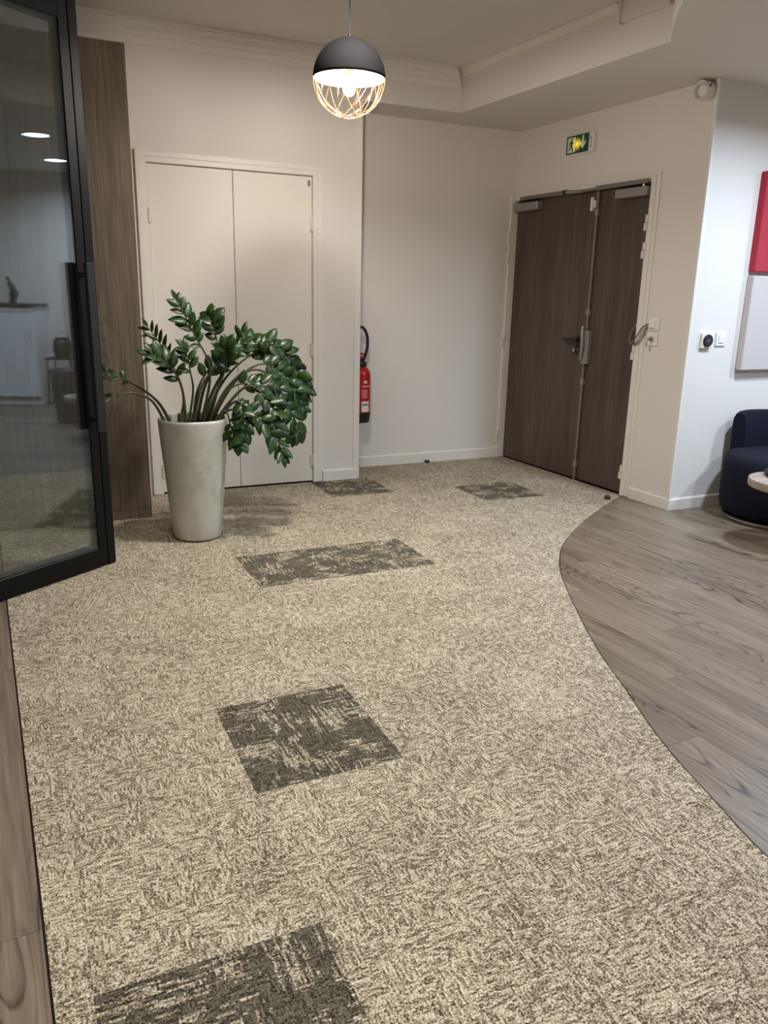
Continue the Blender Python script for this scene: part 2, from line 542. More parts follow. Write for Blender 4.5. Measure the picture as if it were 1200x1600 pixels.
# ---- ceilings: flat lowered ceiling with a raised tray over the hall
EDGE = [(3.185, Y_BACK), (3.27, 3.589), (3.163, 3.468), (3.068, 3.353), (2.971, 3.23), (2.881, 3.108), (2.70, 2.83), (2.50, 2.42), (2.34, 1.95), (2.22, 1.3), (2.16, 0.5), (2.15, -2.6)]
low_poly = [(X_ALC - 0.02, 6.1), (X_ALC - 0.02, Y_BACK)] + EDGE + [(6.9, -2.6), (6.9, 4.1), (4.2, 4.1), (4.2, 6.1)]
low = MB().prism(low_poly, Z_LOW, 3.06).build('ceiling', MAT['ceil'])
structure(low, 'plain white lowered ceiling over the entrance and lounge', 'ceiling')
tray = MB().box(-2.4, 3.4, -2.6, 5.8, Z_TRAY, 3.08).build('ceiling_tray', MAT['ceil'])
structure(tray, 'raised white ceiling panel above the carpeted hall', 'ceiling')

def sweep(name, prof, p0, p1, n, mat, parent=None, mit0=0.0, mit1=0.0):
    """profile (out, z) swept from p0 to p1; n = outward unit normal in plan; mit = mitre factors"""
    d = Vector((p1[0] - p0[0], p1[1] - p0[1])).normalized()
    b = MB()
    r0 = [b.bm.verts.new((p0[0] + n[0] * o + d.x * o * mit0, p0[1] + n[1] * o + d.y * o * mit0, z)) for o, z in prof]
    r1 = [b.bm.verts.new((p1[0] + n[0] * o + d.x * o * mit1, p1[1] + n[1] * o + d.y * o * mit1, z)) for o, z in prof]
    for i in range(len(prof) - 1): b.bm.faces.new((r0[i], r0[i + 1], r1[i + 1], r1[i]))
    b.bm.faces.new((r0[-1], r0[0], r1[0], r1[-1]))
    b.bm.faces.new(r0[::-1]); b.bm.faces.new(r1)
    return b.build(name, mat, parent)
zc = 2.862
corn = [(-0.01, zc), (0.010, zc), (0.010, zc + .014), (0.017, zc + .016), (0.022, zc + .026), (0.034, zc + .034), (0.034, zc + .042), (0.042, zc + .044), (0.048, zc + .056),
        (0.060, zc + .066), (0.060, zc + .074), (0.068, zc + .077), (0.072, zc + .090), (0.086, zc + .100), (0.086, zc + .108), (0.100, zc + .113), (0.100, Z_TRAY + .01), (-0.01, Z_TRAY + .01)]
o = sweep('trim_1', corn, (-2.4, Y_BACK), (3.185, Y_BACK), (0, -1), MAT['trim'], None, 0, -1.04)
structure(o, 'stepped plaster cornice running along the top of the closet wall', 'cornice')
cove = [(-0.01, 2.950), (0.003, 2.950), (0.008, 2.962), (0.018, 2.972), (0.034, 2.980), (0.050, 2.983), (0.050, Z_TRAY + .01), (-0.01, Z_TRAY + .01)]
e0, e1 = Vector(EDGE[0]), Vector(EDGE[1])
ed = (e1 - e0).normalized(); en = Vector((ed.y, -ed.x))
if en.x > 0: en = -en
o = sweep('trim_2', cove, tuple(e0), tuple(e0 + ed * 1.63), tuple(en), MAT['trim'], None, 1.0, 0)
structure(o, 'slim cove moulding along the lowered ceiling edge', 'cornice')
b = MB()
pA = e0 + ed * 1.665; pB = e0 + ed * 2.018
b.prism([tuple(pA), tuple(pB), tuple(pB + en * 0.03), tuple(pA + en * 0.03)], 2.885, Z_TRAY + .005)
pC = pA - ed * 0.02
b.prism([tuple(pC), tuple(pA), tuple(pA + en * 0.042), tuple(pC + en * 0.042)], 2.875, Z_TRAY + .005)
structure(b.build('trim_3', MAT['ceil']), 'small boxed panel at the bend of the lowered ceiling edge', 'ceiling panel')

# ---- walls
b = MB()
b.box(-2.4, 0.893, Y_BACK, 5.75, 0, 3.05).box(0.893, 2.018, Y_BACK, 5.75, 2.188, 3.05).box(2.018, X_ALC, Y_BACK, 6.0, 0, 3.05)
structure(b.build('wall_back', MAT['wall']), 'off-white textured wall around the closet doors', 'wall')
structure(MB().box(X_ALC - 0.05, 4.05, Y_ALC, 6.1, 0, 2.75).build('wall_alcove', MAT['wall']), 'off-white alcove wall behind the fire extinguisher', 'wall')
b = MB()
def dprism(b, u0, u1, n0, n1, z0, z1):
    b.prism([dwall(u0, n0)[:2], dwall(u1, n0)[:2], dwall(u1, n1)[:2], dwall(u0, n1)[:2]], z0, z1)
dprism(b, -0.03, 1.535, -0.14, 0.02, 2.178, 2.74)
dprism(b, 1.535, 1.985, -0.14, 0.02, 0, 2.74)
structure(b.build('wall_right', MAT['wall']), 'off-white wall holding the brown entrance doors', 'wall')
structure(MB().box(4.047, 6.8, 3.98, 4.12, 0, 2.75).build('wall_lounge', MAT['wall']), 'bright white lounge wall with thermostat and acoustic panels', 'wall')
structure(MB().box(6.72, 6.85, -2.6, 4.0, 0, 2.75).build('wall_far_right', MAT['wall']), 'white lounge end wall mirrored in the glass door', 'wall')
structure(MB().box(-2.4, 6.8, -2.7, -2.55, 0, 3.05).build('wall_rear', MAT['wall']), 'white wall behind the viewpoint', 'wall')
structure(MB().box(-2.5, -2.35, -2.6, 5.7, 0, 3.05).build('wall_left', MAT['wall']), 'white side wall beyond the glass door', 'wall')

# ---- baseboards and corner trims
def base_prof(h, t): return [(-0.005, 0.0), (t, 0.0), (t, h - 0.008), (t - 0.005, h), (-0.005, h)]
o = sweep('baseboard_alcove', base_prof(0.088, 0.012), (X_ALC, Y_ALC), (3.92, Y_ALC), (0, -1), MAT['trim'])
structure(o, 'white baseboard along the alcove wall', 'baseboard')
o = sweep('baseboard_back', base_prof(0.085, 0.014), (2.095, Y_BACK), (X_ALC + 0.006, Y_BACK), (0, -1), MAT['trim'])
structure(o, 'short white baseboard beside the closet frame', 'baseboard')
p0, p1 = dwall(1.612, 0.02), dwall(1.997, 0.02)
nn = (-math.cos(A), -math.sin(A))
o = sweep('baseboard_right', base_prof(0.080, 0.012), p0[:2], p1[:2], nn, MAT['trim'])
structure(o, 'white baseboard right of the entrance doors', 'baseboard')
o = sweep('baseboard_lounge', base_prof(0.080, 0.012), (4.036, 3.98), (6.72, 3.98), (0, -1), MAT['trim'])
structure(o, 'white baseboard under the lounge wall', 'baseboard')
structure(MB().box(2.345, X_ALC + 0.006, Y_BACK - 0.006, Y_BACK + 0.05, 0.086, 2.86, 0.002).build('trim_4', MAT['trim']), 'flat white corner strip at the alcove edge', 'trim')
structure(MB().box(4.036, 4.058, 3.972, 4.0, 0.081, Z_LOW, 0.004, 2).build('trim_5', MAT['trim']), 'slim white corner bead beside the entrance wall', 'trim')

# ---- closet double door
d1 = thing('door_1', 'cream double closet doors in a moulded white frame', 'door', (1.4555, Y_BACK, 0), kind='structure')
def cx(x): return x - 1.4555
MB().box(cx(0.90), cx(2.01), 0.055, 0.07, 0.0, 2.19).build('dark_closet_backing', MAT['gap'], d1)  # dark sheet standing in for the shade behind the leaf gaps
b = MB()
b.box(cx(0.856), cx(0.891), -0.012, 0.03, 0, 2.224, 0.002).box(cx(2.020), cx(2.052), -0.012, 0.03, 0, 2.224, 0.002).box(cx(0.891), cx(2.020), -0.012, 0.03, 2.190, 2.224, 0.002)
b.build('inner_frame', MAT['trim'], d1)
b = MB()
b.box(cx(0.820), cx(0.8555), -0.020, 0.01, 0, 2.262, 0.004).box(cx(2.0525), cx(2.092), -0.009, 0.01, 0, 2.262, 0.003).box(cx(0.8555), cx(2.0525), -0.009, 0.01, 2.2245, 2.262, 0.003)
b.build('outer_frame', MAT['trim'], d1)
for k, (xa, xb) in enumerate(((0.8945, 1.4515), (1.4555, 2.0155))):
    lf = MB().box(cx(xa), cx(xb), 0.004, 0.036, 0.010, 2.184, 0.0015).build('door_leaf', MAT['closet'], d1)
    hx = cx(xa) - 0.002 if k == 0 else cx(xb) + 0.002
    for hz in (1.87, 1.00, 0.17):
        h = MB().tube([(hx, -0.012, hz - 0.045), (hx, -0.012, hz)], 0.0075, 10).tube([(hx, -0.012, hz + 0.002), (hx, -0.012, hz + 0.045)], 0.0075, 10)
        s = 1 if k == 0 else -1
        h.box(min(hx, hx + s * 0.016), max(hx, hx + s * 0.016), -0.010, 0.006, hz - 0.044, hz + 0.044)
        h.build('hinge', MAT['whitehinge'], lf, smooth=True)
    if k == 1:
        MB().box(cx(1.986), cx(2.004), 0.0005, 0.0045, 2.122, 2.160, 0.001).build('catch_plate', MAT['rodmetal'], lf)

# ---- entrance double door (local x = along the wall, local -y = into the hall)
d2 = thing('door_2', 'dark brown wooden entrance double doors with closers', 'door', (WX, WY, 0), RZ_DOOR, kind='structure')
b = MB()
b.box(-0.070, -0.004, -0.066, 0.02, 0, 2.22, 0.003).box(1.524, 1.570, -0.034, 0.02, 0, 2.215, 0.003).box(-0.004, 1.524, -0.034, 0.02, 2.176, 2.215, 0.003)
b.build('door_frame', MAT['trim'], d2)
MB().box(1.5705, 1.606, -0.030, -0.018, 0, 2.235, 0.003).build('architrave', MAT['trim'], d2)
MB().box(-0.02, 1.53, 0.045, 0.055, 0, 2.18).build('dark_backing', MAT['gap'], d2)
leafA = MB().box(0.0, 0.978, 0.0, 0.04, 0.010, 2.170, 0.0015).build('door_leaf', MAT['doorwood'], d2)
leafB = MB().box(0.984, 1.520, 0.0, 0.04, 0.010, 2.170, 0.0015).build('door_leaf', MAT['doorwood'], d2)
# left leaf: closer box, pull handle, cylinder lock
MB().box(0.02, 0.335, -0.062, 0.0, 2.088, 2.150, 0.004).build('closer_box', MAT['greymetal'], leafA)
b = MB()
b.box(0.765, 0.930, -0.060, -0.040, 1.082, 1.106, 0.005, 2).box(0.872, 0.935, -0.010, 0.0, 1.062, 1.128, 0.004)
b.tube([(0.910, -0.005, 1.094), (0.910, -0.055, 1.094)], 0.011, 12)
b.build('lever_handle', MAT['black'], leafA, smooth=True)
lk = MB().box(0.868, 0.940, -0.010, 0.0, 0.985, 1.048, 0.004).build('lock_plate', MAT['black'], leafA)
MB().tube([(0.872, -0.008, 1.016), (0.872, -0.024, 1.016)], 0.013, 14).tube([(0.906, -0.009, 1.019), (0.906, -0.013, 1.019)], 0.006, 10).build('lock_cylinder', MAT['steel'], lk, smooth=True)
MB().box(0.930, 0.951, -0.030, 0.0, 2.032, 2.128, 0.005, 2).box(0.953, 0.972, -0.018, 0.0, 2.050, 2.105, 0.003).build('magnet_contact', MAT['white'], leafA)
# right leaf: closer box, vertical bolt rod with clips, central bolt box
MB().box(1.215, 1.515, -0.062, 0.0, 2.090, 2.150, 0.004).build('closer_box', MAT['greymetal'], leafB)
rod = MB().box(0.986, 1.006, -0.022, -0.004, 0.0, 2.176, 0.004, 2).build('bolt_rod', MAT['rodmetal'], leafB)
for z in (2.02, 1.305, 0.782, 0.13):
    MB().box(0.981, 1.013, -0.027, 0.0, z - 0.022, z + 0.022, 0.003).build('rod_clip', MAT['greymetal'], rod)
MB().prism([(0.984, -0.042), (1.046, -0.032), (1.046, -0.002), (0.984, -0.002)], 0.922, 1.170).build('bolt_box', MAT['greymetal'], leafB)
MB().tube([(0.984, -0.046, 1.202), (0.994, -0.056, 1.15), (1.006, -0.058, 1.07), (0.996, -0.052, 1.00), (0.990, -0.048, 0.95)], [0.010, 0.012, 0.014, 0.012, 0.009], 12).build('bolt_lever', MAT['greymetal'], leafB, smooth=True)
# closer rails and arms above the leaves
MB().box(0.095, 0.640, -0.062, -0.034, 2.172, 2.198, 0.004).build('closer_rail', MAT['rodmetal'], d2)
MB().tube([(0.640, -0.048, 2.186), (0.668, -0.048, 2.186)], 0.017, 14).build('arm_pivot', MAT['black'], d2, smooth=True)
MB().tube([(0.668, -0.048, 2.186), (0.860, -0.058, 2.172)], 0.0125, 12).build('closer_arm', MAT['greymetal'], d2, smooth=True)
MB().box(0.850, 1.020, -0.066, -0.046, 2.168, 2.184, 0.003).build('closer_arm', MAT['rodmetal'], d2)
MB().box(1.005, 1.520, -0.062, -0.034, 2.166, 2.196, 0.004).build('closer_rail', MAT['rodmetal'], d2)
MB().tube([(1.475, -0.048, 2.150), (1.475, -0.048, 2.168)], 0.010, 10).build('rail_spindle', MAT['steel'], d2, smooth=True)
def hinge(x, z, y, parent):
    h = MB().tube([(x, y, z - 0.052), (x, y, z - 0.002)], 0.010, 12).tube([(x, y, z + 0.002), (x, y, z + 0.050)], 0.0085, 12)
    h.box(x - 0.020, x + 0.004, y, y + 0.012, z - 0.052, z - 0.002).box(x - 0.004, x + 0.016, y, y + 0.012, z + 0.002, z + 0.05)
    h.build('hinge', MAT['whitehinge'], parent, smooth=True)
for z in (1.915, 1.735, 1.046, 0.178): hinge(1.524, z, -0.040, leafB)
for z in (1.90, 1.715, 1.035, 0.19): hinge(-0.010, z, -0.074, leafA)

# ---- glazed door standing open (local x = from free edge to hinge, local y = towards the viewpoint)
GX, GY = 0.403, 4.21
d3 = thing('door_3', 'black framed glass door standing open beside the plant', 'door', (GX, GY, 0), math.atan2(-0.569, -0.822), kind='structure')
GW, GH = 0.95, 2.68
b = MB(); b.box(0.0, 0.048, -0.052, 0.0, 0.006, GH, 0.002); b.box(0.050, 0.100, -0.052, -0.003, 0.006, GH, 0.002); b.build('free_stile', MAT['frame'], d3)
MB().box(GW - 0.10, GW, -0.052, 0.0, 0.006, GH, 0.002).build('hinge_stile', MAT['frame'], d3)
MB().box(0.1005, GW - 0.1005, -0.052, -0.001, 2.548, GH, 0.002).build('top_rail', MAT['frame'], d3)
MB().box(0.1005, GW - 0.1005, -0.052, -0.001, 0.006, 0.105, 0.002).build('bottom_rail', MAT['frame'], d3)
b = MB()
for (ya, yb) in ((-0.048, -0.036),):
    b.box(0.1005, 0.118, ya, yb, 0.105, 2.548).box(GW - 0.118, GW - 0.1005, ya, yb, 0.105, 2.548)
    b.box(0.118, GW - 0.118, ya, yb, 2.532, 2.548).box(0.118, GW - 0.118, ya, yb, 0.105, 0.121)
b.build('glazing_bead', MAT['bead'], d3)
MB().box(0.101, GW - 0.101, -0.034, -0.029, 0.106, 2.547).build('glass_pane', MAT['pane'], d3)
MB().box(0.101, GW - 0.101, -0.014, -0.009, 0.106, 2.547).build('glass_pane', MAT['pane'], d3)
hd = MB().box(0.060, 0.104, 0.042, 0.066, 0.72, 1.525, 0.003).build('pull_bar', MAT['black'], d3)
for z in (1.47, 0.78): MB().box(0.070, 0.092, -0.004, 0.043, z - 0.012, z + 0.012, 0.002).build('standoff', MAT['black'], hd)
hx, hy = GX - 0.822 * (GW + 0.035), GY - 0.569 * (GW + 0.035)
jm = MB().box(-0.03, 0.03, -0.06, 0.01, 0, Z_TRAY, 0.003).build('trim_6', MAT['frame'], loc=(hx, hy, 0))
jm.rotation_euler = (0, 0, math.atan2(-0.569, -0.822))
structure(jm, 'black metal post the glass door hangs on', 'door post')

# ================================================================== OBJECTS
# ---- tall wood-fronted cabinet
cab = thing('tall_cabinet', 'tall brown wood-fronted cabinet reaching almost to the cornice behind the glass door', 'cabinet', (0.72, 5.033, 0))
MB().box(-2.3, -0.002, 0.020, 0.575, 0.0, 2.71).build('carcass', MAT['panelwood'], cab)
for xa, xb in ((-0.6415, 0.0), (-1.287, -0.6445), (-1.93, -1.290)):
    MB().box(xa, xb, 0.0, 0.019, 0.060, 2.708, 0.001).build('cabinet_door', MAT['panelwood'], cab)
MB().box(-2.3, 0.0, 0.001, 0.0195, 0.0, 0.0575, 0.001).build('plinth', MAT['panelwood'], cab)

# ---- planter pot
POT = (0.905, 4.53, 0.0)
pot = thing('planter_pot', 'tall tapered pearl-white glazed pot holding the leafy plant', 'plant pot', POT)
prof = [(0.0, 0.004), (0.122, 0.004), (0.134, 0.010), (0.1405, 0.028), (0.147, 0.10), (0.160, 0.25), (0.173, 0.40), (0.184, 0.53), (0.192, 0.63), (0.196, 0.69), (0.1955, 0.703), (0.191, 0.709), (0.184, 0.706), (0.180, 0.69), (0.176, 0.62), (0.0, 0.60)]
MB().lathe(prof, 56).build('pot_body', MAT['pot'], pot, smooth=True)
so = MB().lathe([(0.0, 0.668), (0.05, 0.672), (0.10, 0.664), (0.15, 0.668), (0.1785, 0.660), (0.1785, 0.630)], 40)
for vv in so.bm.verts: vv.co.z += random.uniform(-0.004, 0.004)
so.build('soil', MAT['soil'], pot, smooth='all')

# ---- leafy plant
STEMS = [
    ([[0.788, 4.55, 0.66], [0.729, 4.57, 0.787], [0.64, 4.59, 0.871], [0.532, 4.61, 0.933], [0.439, 4.63, 0.969]], 0.62, 7, 0.062, 0.43, 0.011),
    ([[0.759, 4.5, 0.66], [0.68, 4.478, 0.811], [0.595, 4.455, 0.861], [0.525, 4.433, 0.869], [0.417, 4.41, 0.844]], 0.78, 4, 0.05, 0.38, 0.01),
    ([[0.873, 4.58, 0.66], [0.872, 4.602, 0.815], [0.85, 4.624, 0.93], [0.806, 4.646, 1.028], [0.758, 4.668, 1.126], [0.705, 4.69, 1.206]], 0.5, 14, 0.081, 0.32, 0.009),
    ([[0.821, 4.53, 0.66], [0.856, 4.525, 0.804], [0.83, 4.52, 0.93], [0.763, 4.515, 1.024], [0.684, 4.51, 1.066]], 0.45, 11, 0.095, 0.45, 0.009),
    ([[0.866, 4.49, 0.66], [0.901, 4.475, 0.861], [0.887, 4.46, 0.976], [0.872, 4.445, 1.059], [0.832, 4.43, 1.115]], 0.45, 9, 0.074, 0.45, 0.008),
    ([[0.956, 4.57, 0.66], [1.021, 4.582, 0.908], [1.007, 4.594, 1.045], [0.961, 4.606, 1.139], [0.906, 4.618, 1.261], [0.856, 4.63, 1.362]], 0.5, 13, 0.081, 0.49, 0.009),
    ([[1.008, 4.61, 0.66], [1.098, 4.63, 0.934], [1.092, 4.65, 1.098], [1.073, 4.67, 1.198], [1.068, 4.69, 1.27]], 0.55, 8, 0.09, 0.63, 0.009),
    ([[0.901, 4.51, 0.66], [0.952, 4.518, 0.865], [1.021, 4.526, 0.967], [1.111, 4.534, 1.049], [1.191, 4.542, 1.1], [1.217, 4.55, 1.183]], 0.45, 10, 0.084, 0.45, 0.009),
    ([[0.96, 4.59, 0.66], [1.057, 4.604, 0.873], [1.175, 4.619, 1.02], [1.305, 4.633, 1.109], [1.423, 4.647, 1.096], [1.531, 4.661, 1.011], [1.601, 4.676, 0.872], [1.623, 4.69, 0.708]], 0.42, 26, 0.095, 0.56, 0.011),
    ([[0.986, 4.51, 0.66], [1.085, 4.499, 0.852], [1.194, 4.487, 0.957], [1.29, 4.476, 0.972], [1.374, 4.464, 0.901], [1.437, 4.453, 0.781], [1.507, 4.441, 0.625], [1.474, 4.43, 0.583]], 0.5, 20, 0.09, 0.54, 0.011),
    ([[0.998, 4.47, 0.66], [1.104, 4.45, 0.804], [1.198, 4.43, 0.888], [1.268, 4.41, 0.857], [1.322, 4.39, 0.772], [1.331, 4.37, 0.694], [1.34, 4.35, 0.637]], 0.45, 15, 0.09, 0.54, 0.01),
    ([[1.013, 4.44, 0.66], [1.072, 4.415, 0.752], [1.141, 4.39, 0.758], [1.22, 4.365, 0.732], [1.288, 4.34, 0.663], [1.345, 4.315, 0.567], [1.364, 4.29, 0.483]], 0.25, 20, 0.087, 0.43, 0.008),
    ([[1.0, 4.43, 0.66], [1.072, 4.41, 0.769], [1.132, 4.39, 0.811], [1.152, 4.37, 0.75], [1.151, 4.35, 0.647], [1.125, 4.33, 0.566]], 0.42, 16, 0.074, 0.63, 0.01),
    ([[1.006, 4.41, 0.66], [1.058, 4.397, 0.76], [1.082, 4.385, 0.687], [1.095, 4.373, 0.614], [1.101, 4.36, 0.573]], 0.4, 10, 0.067, 0.52, 0.007),
    ([[0.99, 4.63, 0.66], [1.065, 4.647, 0.813], [1.139, 4.664, 0.919], [1.248, 4.681, 1.013], [1.357, 4.699, 1.06], [1.466, 4.716, 1.035], [1.554, 4.733, 0.959], [1.595, 4.75, 0.841]], 0.45, 22, 0.095, 0.56, 0.01),
    ([[1.005, 4.55, 0.66], [1.109, 4.552, 0.834], [1.212, 4.553, 0.95], [1.336, 4.555, 1.001], [1.45, 4.557, 0.933], [1.531, 4.558, 0.831], [1.578, 4.56, 0.716]], 0.48, 20, 0.09, 0.56, 0.01),
    ([[0.947, 4.63, 0.66], [1.004, 4.66, 0.857], [1.093, 4.69, 0.993], [1.203, 4.72, 1.076], [1.315, 4.75, 1.112], [1.416, 4.78, 1.104], [1.508, 4.81, 1.056]], 0.42, 18, 0.09, 0.52, 0.01),
    ([[0.915, 4.58, 0.66], [0.944, 4.588, 0.835], [1.004, 4.595, 0.95], [1.084, 4.603, 1.022], [1.154, 4.61, 1.095]], 0.42, 11, 0.095, 0.54, 0.01),
    ([[0.979, 4.48, 0.66], [1.045, 4.47, 0.804], [1.131, 4.46, 0.887], [1.226, 4.45, 0.901], [1.3, 4.44, 0.884], [1.362, 4.43, 0.798]], 0.45, 13, 0.09, 0.54, 0.009),
    ([[0.958, 4.53, 0.66], [1.036, 4.518, 0.841], [1.091, 4.505, 0.968], [1.101, 4.493, 1.052], [1.089, 4.48, 1.105]], 0.55, 9, 0.09, 0.54, 0.009),
]

plant = thing('zz_plant', 'dark green arching plant with glossy paired leaflets in the white pot', 'plant', (POT[0], POT[1], 0.66))
base = Vector((POT[0], POT[1], 0.66))
def leaf_mesh(name, w, fold, curl):
    b = MB()
    n = 6
    rows = []
    for i in range(n + 1):
        s = i / n
        hw = w * (math.sin(math.pi * s ** 0.85) ** 0.8) * 0.5 if 0 < i < n else 0.0
        z = curl * s * s
        y = s
        if hw == 0: rows.append([b.bm.verts.new((0, y, z))])
        else: rows.append([b.bm.verts.new((-hw, y, z + fold * hw)), b.bm.verts.new((0, y, z)), b.bm.verts.new((hw, y, z + fold * hw))])
    for i in range(n):
        a, c = rows[i], rows[i + 1]
        if len(a) == 1: b.bm.faces.new((a[0], c[0], c[1])); b.bm.faces.new((a[0], c[1], c[2]))
        elif len(c) == 1: b.bm.faces.new((a[0], a[1], c[0])); b.bm.faces.new((a[1], a[2], c[0]))
        else:
            b.bm.faces.new((a[0], a[1], c[1], c[0])); b.bm.faces.new((a[1], a[2], c[2], c[1]))
    bmesh.ops.recalc_face_normals(b.bm, faces=b.bm.faces)
    ext = bmesh.ops.solidify(b.bm, geom=list(b.bm.faces), thickness=0.012)
    me = bpy.data.meshes.new(name)
    b.bm.to_mesh(me); b.bm.free()
    for p in me.polygons: p.use_smooth = True
    me.materials.append(MAT['leaf'])
    return me
LEAVES = {}
def leaf_data(w):
    key = round(w * 20) / 20
    if key not in LEAVES: LEAVES[key] = [leaf_mesh('leaf', key, 0.25, c) for c in (-0.10, 0.04, -0.22)]
    return random.choice(LEAVES[key])
rs = random.Random(5)
for si, (P, t0, nl, L, w, r) in enumerate(STEMS):
    pts = [p - base for p in catmull(P, 6)]
    N = len(pts)
    rad = [r * (1.0 - 0.78 * (i / (N - 1)) ** 0.8) for i in range(N)]
    st = MB().tube(pts, rad, 8).build('stem', MAT['stem'], plant, smooth='all')
    face = Vector((rs.uniform(-0.5, 0.3), -0.75, rs.uniform(0.2, 0.7))).normalized()   # the leaflet rows' plane faces about this way
    for k in range(nl):
        s = t0 + (1 - t0) * (k + 0.6) / nl
        fi = min(s * (N - 1), N - 1.001)
        i0 = int(fi)
        p = pts[i0].lerp(pts[i0 + 1], fi - i0)
        T = (pts[min(i0 + 2, N - 1)] - pts[max(i0 - 1, 0)]).normalized()
        last = (k == nl - 1)
        side = 1 if k % 2 else -1
        S = T.cross(face)
        S = S.normalized() * side
        ang = math.radians(rs.uniform(38, 68)) if not last else math.radians(5)
        ang *= 1.0 - 0.35 * (s - t0) / (1 - t0 + 1e-6)
        ax = (T * math.cos(ang) + S * math.sin(ang) + face * rs.uniform(-0.25, 0.35)).normalized()
        nrm = (face + S * rs.uniform(-0.35, 0.35) + T * rs.uniform(-0.4, 0.4))
        nrm = (nrm - ax * nrm.dot(ax)).normalized()
        xx = ax.cross(nrm).normalized()
        taper = 0.72 + 0.5 * math.sin(math.pi * min(1, (s - t0) / (1 - t0) * 0.85 + 0.1))
        ln = L * taper * rs.uniform(0.85, 1.15)
        Mx = Matrix((( xx.x, ax.x, nrm.x, p.x), (xx.y, ax.y, nrm.y, p.y), (xx.z, ax.z, nrm.z, p.z), (0, 0, 0, 1))) @ Matrix.Diagonal((ln, ln, ln, 1))
        lf = bpy.data.objects.new('leaf', leaf_data(w))
        col.objects.link(lf)
        lf.parent = st
        lf.matrix_local = Mx
# cut stump at the pot's edge
MB().tube([(-0.075, -0.045, 0.0), (-0.080, -0.05, 0.05), (-0.082, -0.052, 0.082)], [0.020, 0.017, 0.013], 10).build('stump', MAT['stem'], plant, smooth=True)

# ---- pendant lamps
def pendant(loc, R, label, detail):
    """loc = centre of the globe"""
    t = thing('pendant_lamp', label, 'pendant lamp', loc, group='globe pendant lamps of the hall')
    top = Z_TRAY - loc[2]
    MB().tube([(0, 0, R + 0.01), (0, 0, top - 0.02)], 0.0035, 8).build('cord', MAT['blackplastic'], t, smooth=True)
    MB().lathe([(0, top - 0.032), (0.045, top - 0.03), (0.05, top - 0.02), (0.05, top - 0.001), (0, top - 0.001)], 28).build('ceiling_rose', MAT['shade'], t, smooth=True)
    MB().lathe([(0.0, R + 0.022), (0.006, R + 0.02), (0.010, R + 0.004), (0.014, R - 0.004), (0.0, R - 0.004)], 16).build('cord_grip', MAT['black'], t, smooth=True)
    n = 20
    outer = [(R * math.sin(a * math.pi / 2 / n), R * math.cos(a * math.pi / 2 / n)) for a in range(n + 1)]
    sh = MB().lathe([outer[0]] + outer[1:] + [(R - 0.002, 0.0)], 64).build('dome_shade', MAT['shade'], t, smooth='all')
    ri = R - 0.003
    inner = [(ri * math.sin(a * math.pi / 2 / n), ri * math.cos(a * math.pi / 2 / n)) for a in range(n + 1)]
    MB().lathe(inner, 64).build('shade_lining', MAT['shade_in'], sh, smooth='all')
    # socket and bulb
    MB().lathe([(0, 0.075), (0.019, 0.075), (0.020, 0.06), (0.020, 0.012), (0.016, 0.008), (0.0, 0.008)], 24).build('lamp_socket', MAT['copper'], t, smooth=True)
    MB().tube([(0, 0, 0.07), (0, 0, R - 0.004)], 0.006, 10).build('socket_stem', MAT['shade_in'], t, smooth=True)
    MB().lathe([(0, 0.010), (0.013, 0.008), (0.014, -0.004), (0.022, -0.022), (0.030, -0.040), (0.031, -0.052), (0.026, -0.068), (0.014, -0.079), (0.0, -0.082)], 14).build('bulb', MAT['bulb'], t, smooth='all')
    # wire cage over the lower half
    b = MB()
    rw = 0.0010
    rc = R - 0.002
    ring = [(rc * math.cos(k * math.pi / 32), rc * math.sin(k * math.pi / 32), 0) for k in range(65)]
    b.tube(ring, 0.0016, 6, cap=False)
    rr = random.Random(3)
    def sph(az, po): return Vector((rc * math.sin(po) * math.cos(az), rc * math.sin(po) * math.sin(az), -rc * math.cos(po)))
    m = detail
    ends = []
    for k in range(m):
        for sgn in (-1, 1):
            a0 = 2 * math.pi * (k + rr.uniform(-0.22, 0.22)) / m
            po1 = rr.uniform(0.12, 0.62)
            da = sgn * rr.uniform(0.45, 1.15)
            A_, B_ = sph(a0, math.pi / 2), sph(a0 + da, po1)
            pts = []
            for q in range(9):
                v = A_.lerp(B_, q / 8)
                pts.append(v.normalized() * rc)
            b.tube(pts, rw, 5)
            ends.append((a0 + da, po1))
    for k in range(0, len(ends), 2):
        a0, p0 = ends[k]
        a1, p1 = ends[(k * 5 + 3) % len(ends)]
        A_, B_ = sph(a0, p0), sph(a1, p1)
        if (A_ - B_).length > 1.5 * rc or (A_ - B_).length < 0.01: continue
        b.tube([(A_.lerp(B_, q / 6)).normalized() * rc for q in range(7)], rw, 5)
    b.tube([(0.03 * math.cos(k * math.pi / 8), 0.03 * math.sin(k * math.pi / 8), -math.sqrt(rc * rc - 0.0009)) for k in range(17)], rw, 5, cap=False)
    b.build('wire_cage', MAT['copper'], t, smooth='all')
    return t
MAT['bulb'] = emission('warm_bulb', PENDANT_COL, PENDANT_EMIT)
pendant((1.714, 4.20, 2.477), 0.1875, 'charcoal dome pendant lamp with a copper wire cage over the hall', 14)


